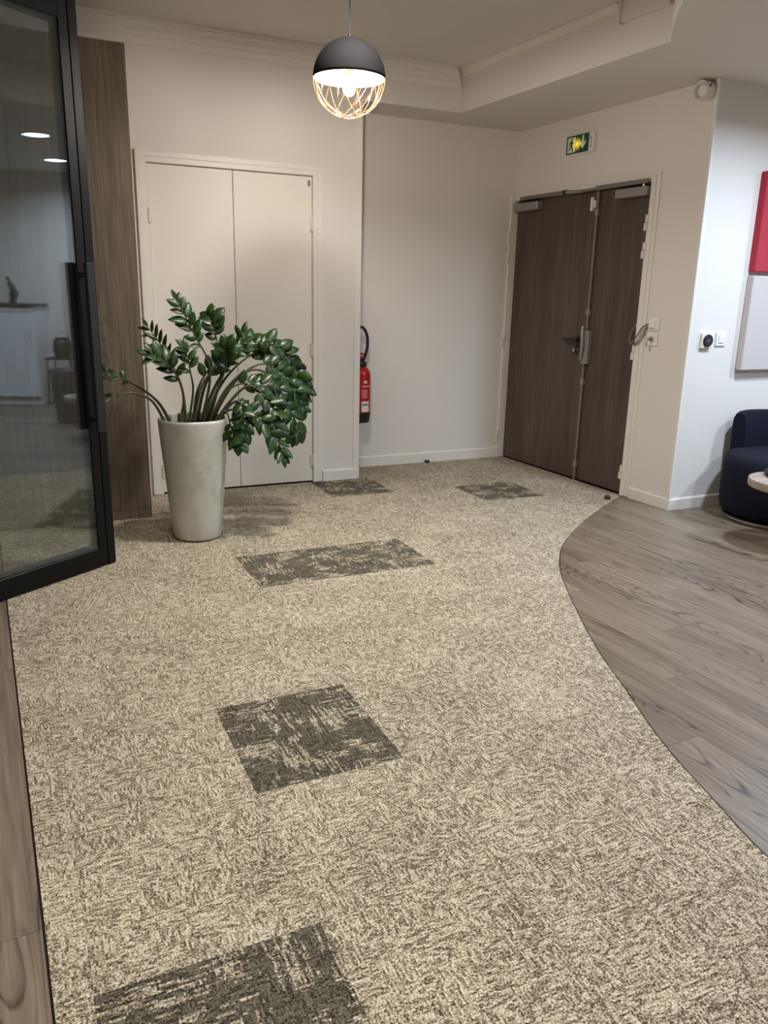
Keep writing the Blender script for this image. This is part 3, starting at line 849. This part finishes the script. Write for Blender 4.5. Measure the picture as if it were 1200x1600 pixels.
# ---- recessed ceiling downlights mirrored in the glass door, plus unseen ones added for brightness
MAT['diffuser'] = emission('downlight_diffuser', (0.92, 0.96, 1.0), 14.0)
def downlight(x, y, z, label, power, colr, spread):
    t = thing('ceiling_downlight', label, 'ceiling light', (x, y, z), group='round recessed ceiling downlights')
    MB().lathe([(0.106, -0.001), (0.108, -0.006), (0.128, -0.006), (0.130, 0.0), (0.106, -0.001)], 40).build('trim_ring', MAT['white'], t, smooth=True)
    MB().lathe([(0.0, -0.003), (0.106, -0.003), (0.106, -0.0005), (0.0, -0.0005)], 40).build('diffuser', MAT['diffuser'], t)
    ld = bpy.data.lights.new('downlight_beam', 'AREA')
    ld.shape = 'DISK'; ld.size = 0.20; ld.energy = power; ld.color = colr; ld.spread = math.radians(spread)
    lo = bpy.data.objects.new('downlight_beam', ld)
    col.objects.link(lo); lo.parent = t; lo.location = (0, 0, -0.008)
    return t
downlight(4.22, 2.77, Z_LOW, 'round ceiling downlight nearest the lounge wall panels', DOWN_POWER, DOWN_COL, 160)
downlight(5.72, 2.46, Z_LOW, 'round ceiling downlight above the dark planter', DOWN_POWER, DOWN_COL, 160)
downlight(4.10, 0.60, Z_LOW, 'added unseen ceiling downlight over the oak planks', DOWN_POWER, DOWN_COL, 160)  # added out of view to brighten the lounge side
downlight(0.80, 3.20, Z_TRAY, 'added unseen downlight in the raised ceiling ahead of the viewpoint', HALL_FILL_POWER * 0.35, HALL_FILL_COL, 140)  # added out of view as fill for the hall
downlight(1.66, 3.74, Z_TRAY, 'added unseen downlight in the raised ceiling beside the curved edge', HALL_FILL_POWER * 1.5, HALL_FILL_COL, 140)  # added out of view to lift the closet and alcove walls
downlight(0.40, 0.90, Z_TRAY, 'added unseen downlight in the raised ceiling over the viewpoint', HALL_FILL_POWER * 1.6, HALL_FILL_COL, 140)  # added out of view to brighten the near carpet


# ---- emergency exit sign above the entrance doors
sg = thing('exit_sign', 'green emergency exit sign with running figure and down arrow above the entrance doors', 'exit sign', dwall(0.0, 0.02, 0.0), RZ_DOOR)
X0, X1, Z0, Z1 = 0.632, 0.928, 2.448, 2.574
MB().box(X0 - 0.004, X1, -0.028, 0.0, Z0 - 0.008, Z1 + 0.004, 0.004, 2).build('housing', MAT['white'], sg)
t_ = NT('lit_green_face')
vv = t_.obj()
sub = t_.n('ShaderNodeVectorMath', operation='DISTANCE')
t_.l(vv, sub.inputs[0]); sub.inputs[1].default_value = (0.755, -0.030, 2.510)
glow = t_.math('POWER', t_.math('SUBTRACT', 1.0, t_.math('DIVIDE', sub.outputs['Value'], 0.055), True), 1.8)
t_.set(Base_Color=lin((12, 74, 46)), Roughness=0.3, Emission_Color=(1.0, 0.72, 0.03), Emission_Strength=t_.math('MULTIPLY', glow, 1.3))
MB().box(X0, 0.878, -0.031, -0.0285, Z0, Z1, 0.0008).build('face_plate', t_.m, sg)
def flat(name, poly, y, mat, parent, th=0.0012):
    b = MB()
    n = len(poly)
    lo = [b.bm.verts.new((p[0], y, p[1])) for p in poly]
    hi = [b.bm.verts.new((p[0], y - th, p[1])) for p in poly]
    for t in tessellate_polygon([[Vector((p[0], p[1], 0)) for p in poly]]):
        for q in (lo, hi):
            try: b.bm.faces.new([q[i] for i in t])
            except ValueError: pass
    for i in range(n):
        j = (i + 1) % n
        b.bm.faces.new((lo[i], lo[j], hi[j], hi[i]))
    return b.build(name, mat, parent)
t_ = NT('lit_pictogram')
sub = t_.n('ShaderNodeVectorMath', operation='DISTANCE')
t_.l(t_.obj(), sub.inputs[0]); sub.inputs[1].default_value = (0.755, -0.030, 2.510)
glow = t_.math('POWER', t_.math('SUBTRACT', 1.0, t_.math('DIVIDE', sub.outputs['Value'], 0.075), True), 1.4)
t_.set(Base_Color=lin((224, 222, 200)), Roughness=0.4, Emission_Color=(1.0, 0.76, 0.12), Emission_Strength=t_.math('MULTIPLY', glow, 0.9))
PICT = t_.m
flat('doorway', [(0.648, 2.458), (0.732, 2.458), (0.732, 2.562), (0.648, 2.562)], -0.0312, PICT, sg, 0.0006)
def S(px, pz): return (0.640 + px * 0.001, 2.456 + pz * 0.001)
man = [S(46, 83), S(58, 83), S(66, 70), S(76, 62), S(73, 57), S(62, 64), S(58, 52), S(64, 40), S(72, 22), S(76, 4), S(69, 2), S(63, 18), S(52, 36), S(46, 40), S(40, 30), S(38, 22), S(14, 20), S(13, 26), S(32, 29), S(38, 46), S(42, 68), S(32, 66), S(24, 52), S(18, 55), S(28, 73)]
flat('running_figure', man, -0.0320, MAT['signgreen'], sg, 0.0006)
hd_ = [S(58 + 8.5 * math.cos(k * math.pi / 8), 93 + 8.5 * math.sin(k * math.pi / 8)) for k in range(16)]
flat('figure_head', hd_, -0.0320, MAT['signgreen'], sg, 0.0006)
arrow = [(0.826, 2.566), (0.806, 2.566), (0.806, 2.512), (0.784, 2.534), (0.784, 2.508), (0.816, 2.472), (0.848, 2.508), (0.848, 2.534), (0.826, 2.512)]
flat('down_arrow', arrow, -0.0312, PICT, sg, 0.0006)
MB().box(0.884, 0.922, -0.030, -0.0275, Z0 + 0.004, Z1 - 0.002, 0.001).build('side_strip', MAT['white'], sg)
b = MB()
for z0_, z1_ in ((2.470, 2.490), (2.494, 2.500), (2.506, 2.514), (2.518, 2.548)): b.box(0.900, 0.907, -0.0308, -0.0295, z0_, z1_)
b.build('side_print', MAT['ink'], sg)

# ---- alarm sounder high on the entrance wall
sr = thing('alarm_sounder', 'round white alarm sounder high in the corner under the ceiling', 'alarm', dwall(1.925, 0.02, 2.648), RZ_DOOR)
Ry = Matrix.Rotation(math.radians(90), 3, 'X')    # lathe axis -> local -y
MB().lathe([(0, 0), (0.050, 0), (0.052, 0.012), (0.050, 0.016), (0, 0.016)], 36, M=Ry).build('back_plate', MAT['white'], sr, smooth=True)
MB().lathe([(0.0, 0.014), (0.050, 0.014), (0.054, 0.03), (0.055, 0.082), (0.0535, 0.087), (0.0505, 0.088), (0.048, 0.084), (0.046, 0.066), (0.040, 0.052), (0.0, 0.050)], 40, M=Ry).build('sounder_horn', MAT['white'], sr, smooth=True)
MB().lathe([(0.0, 0.048), (0.034, 0.048), (0.034, 0.066), (0.030, 0.072), (0.0, 0.073)], 32, M=Ry).build('sounder_core', MAT['white'], sr, smooth=True)
MB().box(0.049, 0.0565, -0.066, -0.056, 0.012, 0.026, 0.001).build('side_slot', MAT['blackplastic'], sr)

# ---- plates beside the entrance doors, cable loop
def plate(name, label, cat, u0, u1, z0, z1):
    t = thing(name, label, cat, dwall((u0 + u1) / 2, 0.02, (z0 + z1) / 2), RZ_DOOR)
    hw, hz = (u1 - u0) / 2, (z1 - z0) / 2
    MB().box(-hw, hw, -0.010, 0, -hz, hz, 0.003, 2).build('cover_plate', MAT['white'], t)
    return t, hw, hz
t, hw, hz = plate('cable_outlet', 'white cable outlet plate beside the entrance doors above the key switch', 'wall outlet', 1.640, 1.730, 1.204, 1.290)
MB().prism([(-0.032, -0.026), (0.010, -0.020), (0.018, -0.010), (-0.032, -0.010)], -0.024, 0.026).build('outlet_cap', MAT['white'], t)
t, hw, hz = plate('key_switch', 'white key switch plate with small keys hanging below the cable outlet', 'key switch', 1.640, 1.728, 1.102, 1.186)
MB().tube([(-0.005, -0.009, 0.004), (-0.005, -0.024, 0.004)], 0.016, 18).build('lock_barrel', MAT['steel'], t, smooth=True)
MB().box(-0.008, -0.002, -0.050, -0.024, -0.004, 0.012, 0.001).tube([(-0.005, -0.046, 0.002), (-0.009, -0.047, -0.012), (-0.012, -0.045, -0.022)], 0.0018, 6).box(-0.020, -0.008, -0.048, -0.045, -0.050, -0.018, 0.001).build('keys', MAT['steel'], t)
cb = thing('cable_loop', 'grey flexible cable looping from the door edge to the wall outlet', 'cable', dwall(1.5, 0.02, 1.2), RZ_DOOR)
lp = catmull([(-0.008, 0.018, 0.028), (-0.014, -0.004, 0.0), (-0.022, -0.014, -0.04), (-0.016, -0.022, -0.075), (0.004, -0.030, -0.092), (0.035, -0.036, -0.080), (0.065, -0.036, -0.035), (0.100, -0.030, 0.020), (0.140, -0.022, 0.044), (0.158, -0.020, 0.045)], 6)
MB().tube(lp, 0.0055, 8).build('conduit', MAT['cable'], cb, smooth='all')
lp = catmull([(0.020, -0.024, -0.098), (0.060, -0.026, -0.090), (0.100, -0.022, -0.040), (0.118, -0.018, 0.010), (0.130, -0.012, 0.030)], 6)
MB().tube(lp, 0.0045, 8).build('conduit', MAT['cable'], cb, smooth='all')
MB().lathe([(0, 0), (0.011, 0), (0.011, 0.008), (0.006, 0.012), (0, 0.012)], 16, c=(-0.008, 0.020, 0.030), M=Ry).build('cable_gland', MAT['rodmetal'], cb, smooth=True)

# ---- thermostat and switch on the lounge wall
th = thing('thermostat', 'square white thermostat with a round black dial on the lounge wall', 'thermostat', (4.192, 3.98, 1.156))
MB().box(-0.046, 0.046, -0.024, 0, -0.051, 0.051, 0.006, 3).build('thermostat_body', MAT['white'], th, smooth=True)
dl = MB().lathe([(0, 0.022), (0.041, 0.022), (0.041, 0.030), (0.038, 0.033), (0, 0.033)], 40, M=Ry).build('dial', MAT['blackplastic'], th, smooth=True)
MB().box(-0.018, 0.018, -0.0345, -0.0325, -0.014, 0.016, 0.001).build('display', plain('dim_display', (62, 64, 66), 0.25), dl)
sw = thing('light_switch', 'small white rocker light switch right of the thermostat', 'light switch', (4.328, 3.98, 1.163))
MB().box(-0.044, 0.044, -0.010, 0, -0.044, 0.044, 0.003, 2).build('switch_plate', MAT['white'], sw)
MB().box(-0.023, 0.023, -0.015, -0.009, -0.024, 0.024, 0.002, 2).build('rocker', MAT['white'], sw)

# ---- acoustic panels
p = MB().box(4.500, 5.45, 3.925, 3.978, 1.603, 2.222, 0.006, 2).build('acoustic_panel', MAT['redfabric'])
tag(p, 'red felt acoustic panel high on the lounge wall', 'wall panel', 'acoustic panels on the lounge wall')
p = MB().box(4.500, 5.45, 3.925, 3.978, 0.958, 1.578, 0.006, 2).build('acoustic_panel', MAT['greyfabric'])
tag(p, 'pale grey felt acoustic panel directly under the red one', 'wall panel', 'acoustic panels on the lounge wall')

# ---- round navy lounge chair
CH = (4.615, 3.55, 0.0)
ch = thing('lounge_chair', 'round navy upholstered swivel chair by the lounge wall', 'chair', CH)
MB().lathe([(0.0, 0.04), (0.345, 0.04), (0.375, 0.055), (0.388, 0.10), (0.390, 0.20), (0.388, 0.36), (0.378, 0.405), (0.350, 0.432), (0.30, 0.442), (0.0, 0.452)], 64).build('drum_seat', MAT['navy'], ch, smooth='all')
MB().lathe([(0, 0.006), (0.360, 0.006), (0.366, 0.012), (0.366, 0.026), (0.352, 0.030), (0.30, 0.042), (0, 0.042)], 56).build('swivel_base', MAT['steel'], ch, smooth=True)
b = MB()
n = 26
prf = [(0.385, 0.40), (0.389, 0.50), (0.392, 0.60), (0.390, 0.650), (0.376, 0.682), (0.345, 0.692), (0.318, 0.680), (0.302, 0.64), (0.290, 0.54), (0.286, 0.40)]
rings = []
for k in range(n + 1):
    a = math.radians(-5 + 115 * k / n)
    e = min(k, n - k)
    sc_ = 1.0 if e > 2 else (0.94, 0.975, 0.993)[e]           # rounded ends
    rings.append([b.bm.verts.new(((0.338 + (r_ - 0.338) * sc_) * math.cos(a), (0.338 + (r_ - 0.338) * sc_) * math.sin(a), 0.40 + (z_ - 0.40) * sc_)) for r_, z_ in prf])
for k in range(n):
    for i in range(len(prf)):
        j = (i + 1) % len(prf)
        b.bm.faces.new((rings[k][i], rings[k][j], rings[k + 1][j], rings[k + 1][i]))
b.bm.faces.new(rings[0]); b.bm.faces.new(rings[-1][::-1])
b.build('curved_backrest', MAT['navy'], ch, smooth=True)

# ---- side table and the black pouch on it
TB = (4.125, 3.105, 0.0)
tb = thing('side_table', 'round pale wood side table in front of the navy chair', 'side table', TB)
MB().lathe([(0, 0.350), (0.236, 0.350), (0.246, 0.355), (0.250, 0.366), (0.250, 0.392), (0.247, 0.400), (0.236, 0.403), (0, 0.403)], 64).build('table_top', MAT['tablewood'], tb, smooth=True)
MB().lathe([(0, 0.015), (0.020, 0.015), (0.020, 0.34), (0.06, 0.351), (0, 0.351)], 24).build('pedestal', MAT['black'], tb, smooth=True)
MB().lathe([(0, 0.0), (0.058, 0.0), (0.06, 0.006), (0.055, 0.013), (0.02, 0.018), (0, 0.018)], 40).build('foot_plate', MAT['black'], tb, smooth=True)
pc = MB()
pc.lathe([(0.0, 0.0), (0.18, 0.002), (0.205, 0.012), (0.20, 0.026), (0.15, 0.046), (0.08, 0.056), (0.0, 0.058)], 36)
for vv in pc.bm.verts:
    vv.co.x *= 0.58; vv.co.y *= 0.9
    vv.co.z *= 1.0 + 0.25 * math.sin(vv.co.y * 22) * math.cos(vv.co.x * 17) if vv.co.z > 0.01 else 1.0
po = pc.build('black_pouch', plain('black_cloth', (34, 34, 32), 0.85, var=0.15, scale=40, bump=0.3, bscale=300), smooth='all', loc=(4.14, 3.17, 0.404))
po.rotation_euler = (0, 0, math.radians(-35))
tag(po, 'crumpled black pouch lying on the round side table', 'pouch')

# ---- fire extinguisher
fe = thing('fire_extinguisher', 'red fire extinguisher with black hose half hidden by the closet wall corner', 'fire extinguisher', (2.520, 5.885, 0.40))
MB().lathe([(0.0, 0.055), (0.082, 0.055), (0.084, 0.07), (0.084, 0.375), (0.078, 0.405), (0.060, 0.432), (0.036, 0.448), (0.026, 0.455), (0.0, 0.455)], 40).build('cylinder', MAT['red'], fe, smooth=True)
MB().lathe([(0.0, 0.0), (0.072, 0.0), (0.078, 0.008), (0.0865, 0.075), (0.0865, 0.082), (0.0, 0.082)], 40).build('foot_ring', MAT['blackplastic'], fe, smooth=True)
MB().lathe([(0.0, 0.445), (0.046, 0.445), (0.050, 0.455), (0.050, 0.472), (0.044, 0.482), (0.024, 0.486), (0.022, 0.51), (0.0, 0.512)], 28).build('valve_collar', MAT['blackplastic'], fe, smooth=True)
MB().box(-0.055, 0.030, -0.014, 0.014, 0.505, 0.525, 0.004, 2).box(-0.085, 0.022, -0.012, 0.012, 0.535, 0.552, 0.004, 2).tube([(0.02, 0, 0.515), (0.034, 0, 0.53), (0.02, 0, 0.545)], 0.006, 8).build('squeeze_handle', MAT['red'], fe)
MB().tube([(0.050 + 0.014 * math.cos(k * math.pi / 8), 0.0, 0.497 + 0.014 * math.sin(k * math.pi / 8)) for k in range(17)], 0.003, 8, cap=False).build('safety_ring', MAT['steel'], fe, smooth='all')
hose = catmull([(0.022, 0.0, 0.490), (0.036, -0.010, 0.53), (0.054, -0.012, 0.61), (0.048, -0.010, 0.69), (0.012, -0.008, 0.748), (-0.040, -0.005, 0.735), (-0.085, 0.0, 0.65), (-0.104, 0.0, 0.50), (-0.104, 0.0, 0.25)], 6)
MB().tube(hose, 0.0115, 12).build('hose', MAT['blackplastic'], fe, smooth='all')
def wrap(name, a0, a1, z0, z1, r, mat, parent):
    b = MB(); n = max(2, int(abs(a1 - a0) / 6))
    g0 = []
    for k in range(n + 1):
        a = math.radians(a0 + (a1 - a0) * k / n)
        g0.append([b.bm.verts.new(((r + q) * math.cos(a), (r + q) * math.sin(a), z)) for q in (0, 0.0006) for z in (z0, z1)])
    for k in range(n):
        a, c = g0[k], g0[k + 1]
        for i, j in ((0, 1), (1, 3), (3, 2), (2, 0)): b.bm.faces.new((a[i], a[j], c[j], c[i]))
    b.bm.faces.new((g0[0][0], g0[0][1], g0[0][3], g0[0][2])); b.bm.faces.new((g0[-1][0], g0[-1][2], g0[-1][3], g0[-1][1]))
    return b.build(name, mat, parent)
wl = wrap('paper_label', -104, -58, 0.090, 0.175, 0.0845, MAT['label'], fe)
for a0, a1, z in ((-100, -92, 0.140), (-88, -80, 0.140), (-76, -70, 0.142), (-67, -62, 0.140)):
    wrap('label_print', a0, a1, z, z + 0.016, 0.0852, MAT['ink'], wl)
wrap('pictogram_patch', -92, -74, 0.318, 0.338, 0.0845, MAT['label'], fe)
for k, (a0, a1, z) in enumerate(((-104, -44, 0.296), (-104, -50, 0.288), (-104, -66, 0.262), (-104, -70, 0.252), (-104, -66, 0.242), (-104, -72, 0.232), (-104, -64, 0.222), (-104, -70, 0.212), (-104, -68, 0.202))):
    wrap('print_line', a0, a1, z, z + 0.0045, 0.0846, MAT['pinkink'], fe)
MB().box(-0.03, 0.03, 0.082, 0.100, 0.30, 0.38, 0.003).build('wall_bracket', MAT['black'], fe)

# ---- door stops screwed to the floor
def stop(x, y, label):
    t = thing('door_stop', label, 'door stop', (x, y, 0.0), group='round floor door stops')
    MB().lathe([(0, 0.0), (0.022, 0.0), (0.022, 0.006), (0.0, 0.006)], 24).build('base_disc', MAT['steel'], t, smooth=True)
    MB().lathe([(0.0, 0.006), (0.019, 0.006), (0.021, 0.012), (0.021, 0.024), (0.0, 0.024)], 24).build('rubber_ring', MAT['blackplastic'], t, smooth=True)
    MB().lathe([(0.0, 0.024), (0.018, 0.024), (0.017, 0.029), (0.0, 0.031)], 24).build('steel_cap', MAT['steel'], t, smooth=True)
stop(3.185, 5.94, 'small black and steel door stop against the alcove baseboard')
stop(3.845, 4.374, 'small black and steel door stop on the carpet tip by the entrance doors')

# ---- lounge furniture mirrored in the glass door
kc = thing('low_cupboard', 'white cupboard with a dark worktop mirrored in the glass door', 'cupboard', (6.22, 0.75, 0))
MB().box(0.02, 0.495, 0.0, 1.15, 0.10, 1.16, 0.002).build('cupboard_body', MAT['cupboard'], kc)
for ya, yb in ((0.003, 0.383), (0.387, 0.767), (0.771, 1.147)):
    dr = MB().box(0.0, 0.019, ya, yb, 0.105, 1.155, 0.002).build('cupboard_door', MAT['cupboard'], kc)
    MB().tube(catmull([(0.0, yb - 0.05, 0.72), (-0.022, yb - 0.05, 0.75), (-0.028, yb - 0.05, 0.82), (-0.022, yb - 0.05, 0.89), (0.0, yb - 0.05, 0.92)], 4), 0.005, 8).build('bow_handle', MAT['greymetal'], dr, smooth='all')
MB().box(0.05, 0.495, 0.0, 1.15, 0.0, 0.10).build('toe_kick', MAT['cupboard'], kc)
wt = MB().box(6.195, 6.715, 0.74, 1.92, 1.161, 1.196, 0.004).build('worktop', MAT['counter'])
tag(wt, 'dark worktop lying on the white cupboard', 'worktop')
fg = MB().lathe([(0, 0), (0.045, 0), (0.05, 0.01), (0.034, 0.03), (0.046, 0.07), (0.052, 0.12), (0.036, 0.17), (0.042, 0.21), (0.030, 0.235), (0.014, 0.245), (0.020, 0.265), (0.024, 0.285), (0.018, 0.305), (0, 0.312)], 20)
for vv in fg.bm.verts: vv.co.y += 0.03 * math.sin(vv.co.z * 14)
fo = fg.build('figurine', MAT['bronze'], smooth='all', loc=(6.42, 1.60, 1.1965))
tag(fo, 'dark slender figurine standing on the worktop', 'figurine')
st = thing('metal_stool', 'slim dark metal stool beside the white cupboard', 'stool', (6.42, 2.13, 0))
MB().box(-0.16, 0.16, -0.16, 0.16, 0.545, 0.565, 0.004).build('stool_top', MAT['lantern'], st)
for sx in (-1, 1):
    for sy in (-1, 1):
        MB().tube([(sx * 0.135, sy * 0.135, 0.545), (sx * 0.155, sy * 0.155, 0.0)], 0.010, 8).build('leg', MAT['lantern'], st, smooth=True)
ln = thing('lantern', 'dark lantern with a wire handle standing on the slim stool', 'lantern', (6.42, 2.14, 0.566))
MB().lathe([(0, 0.0), (0.075, 0.0), (0.085, 0.015), (0.105, 0.07), (0.108, 0.14), (0.095, 0.20), (0.080, 0.215), (0.080, 0.235), (0.0, 0.235)], 28).build('lantern_body', MAT['lantern'], ln, smooth=True)
MB().tube([(0, 0.08 * math.cos(k * math.pi / 14), 0.225 + 0.085 * math.sin(k * math.pi / 14)) for k in range(15)], 0.003, 6).build('wire_handle', MAT['lantern'], ln, smooth='all')
tp = thing('dark_planter', 'tall dark grey planter standing in the lounge near the chairs', 'planter', (5.02, 2.62, 0))
MB().lathe([(0, 0.003), (0.13, 0.003), (0.14, 0.02), (0.17, 0.30), (0.19, 0.55), (0.185, 0.56), (0.175, 0.54), (0, 0.52)], 40).build('planter_body', plain('dark_grey_glaze', (70, 72, 76), 0.4), tp, smooth=True)
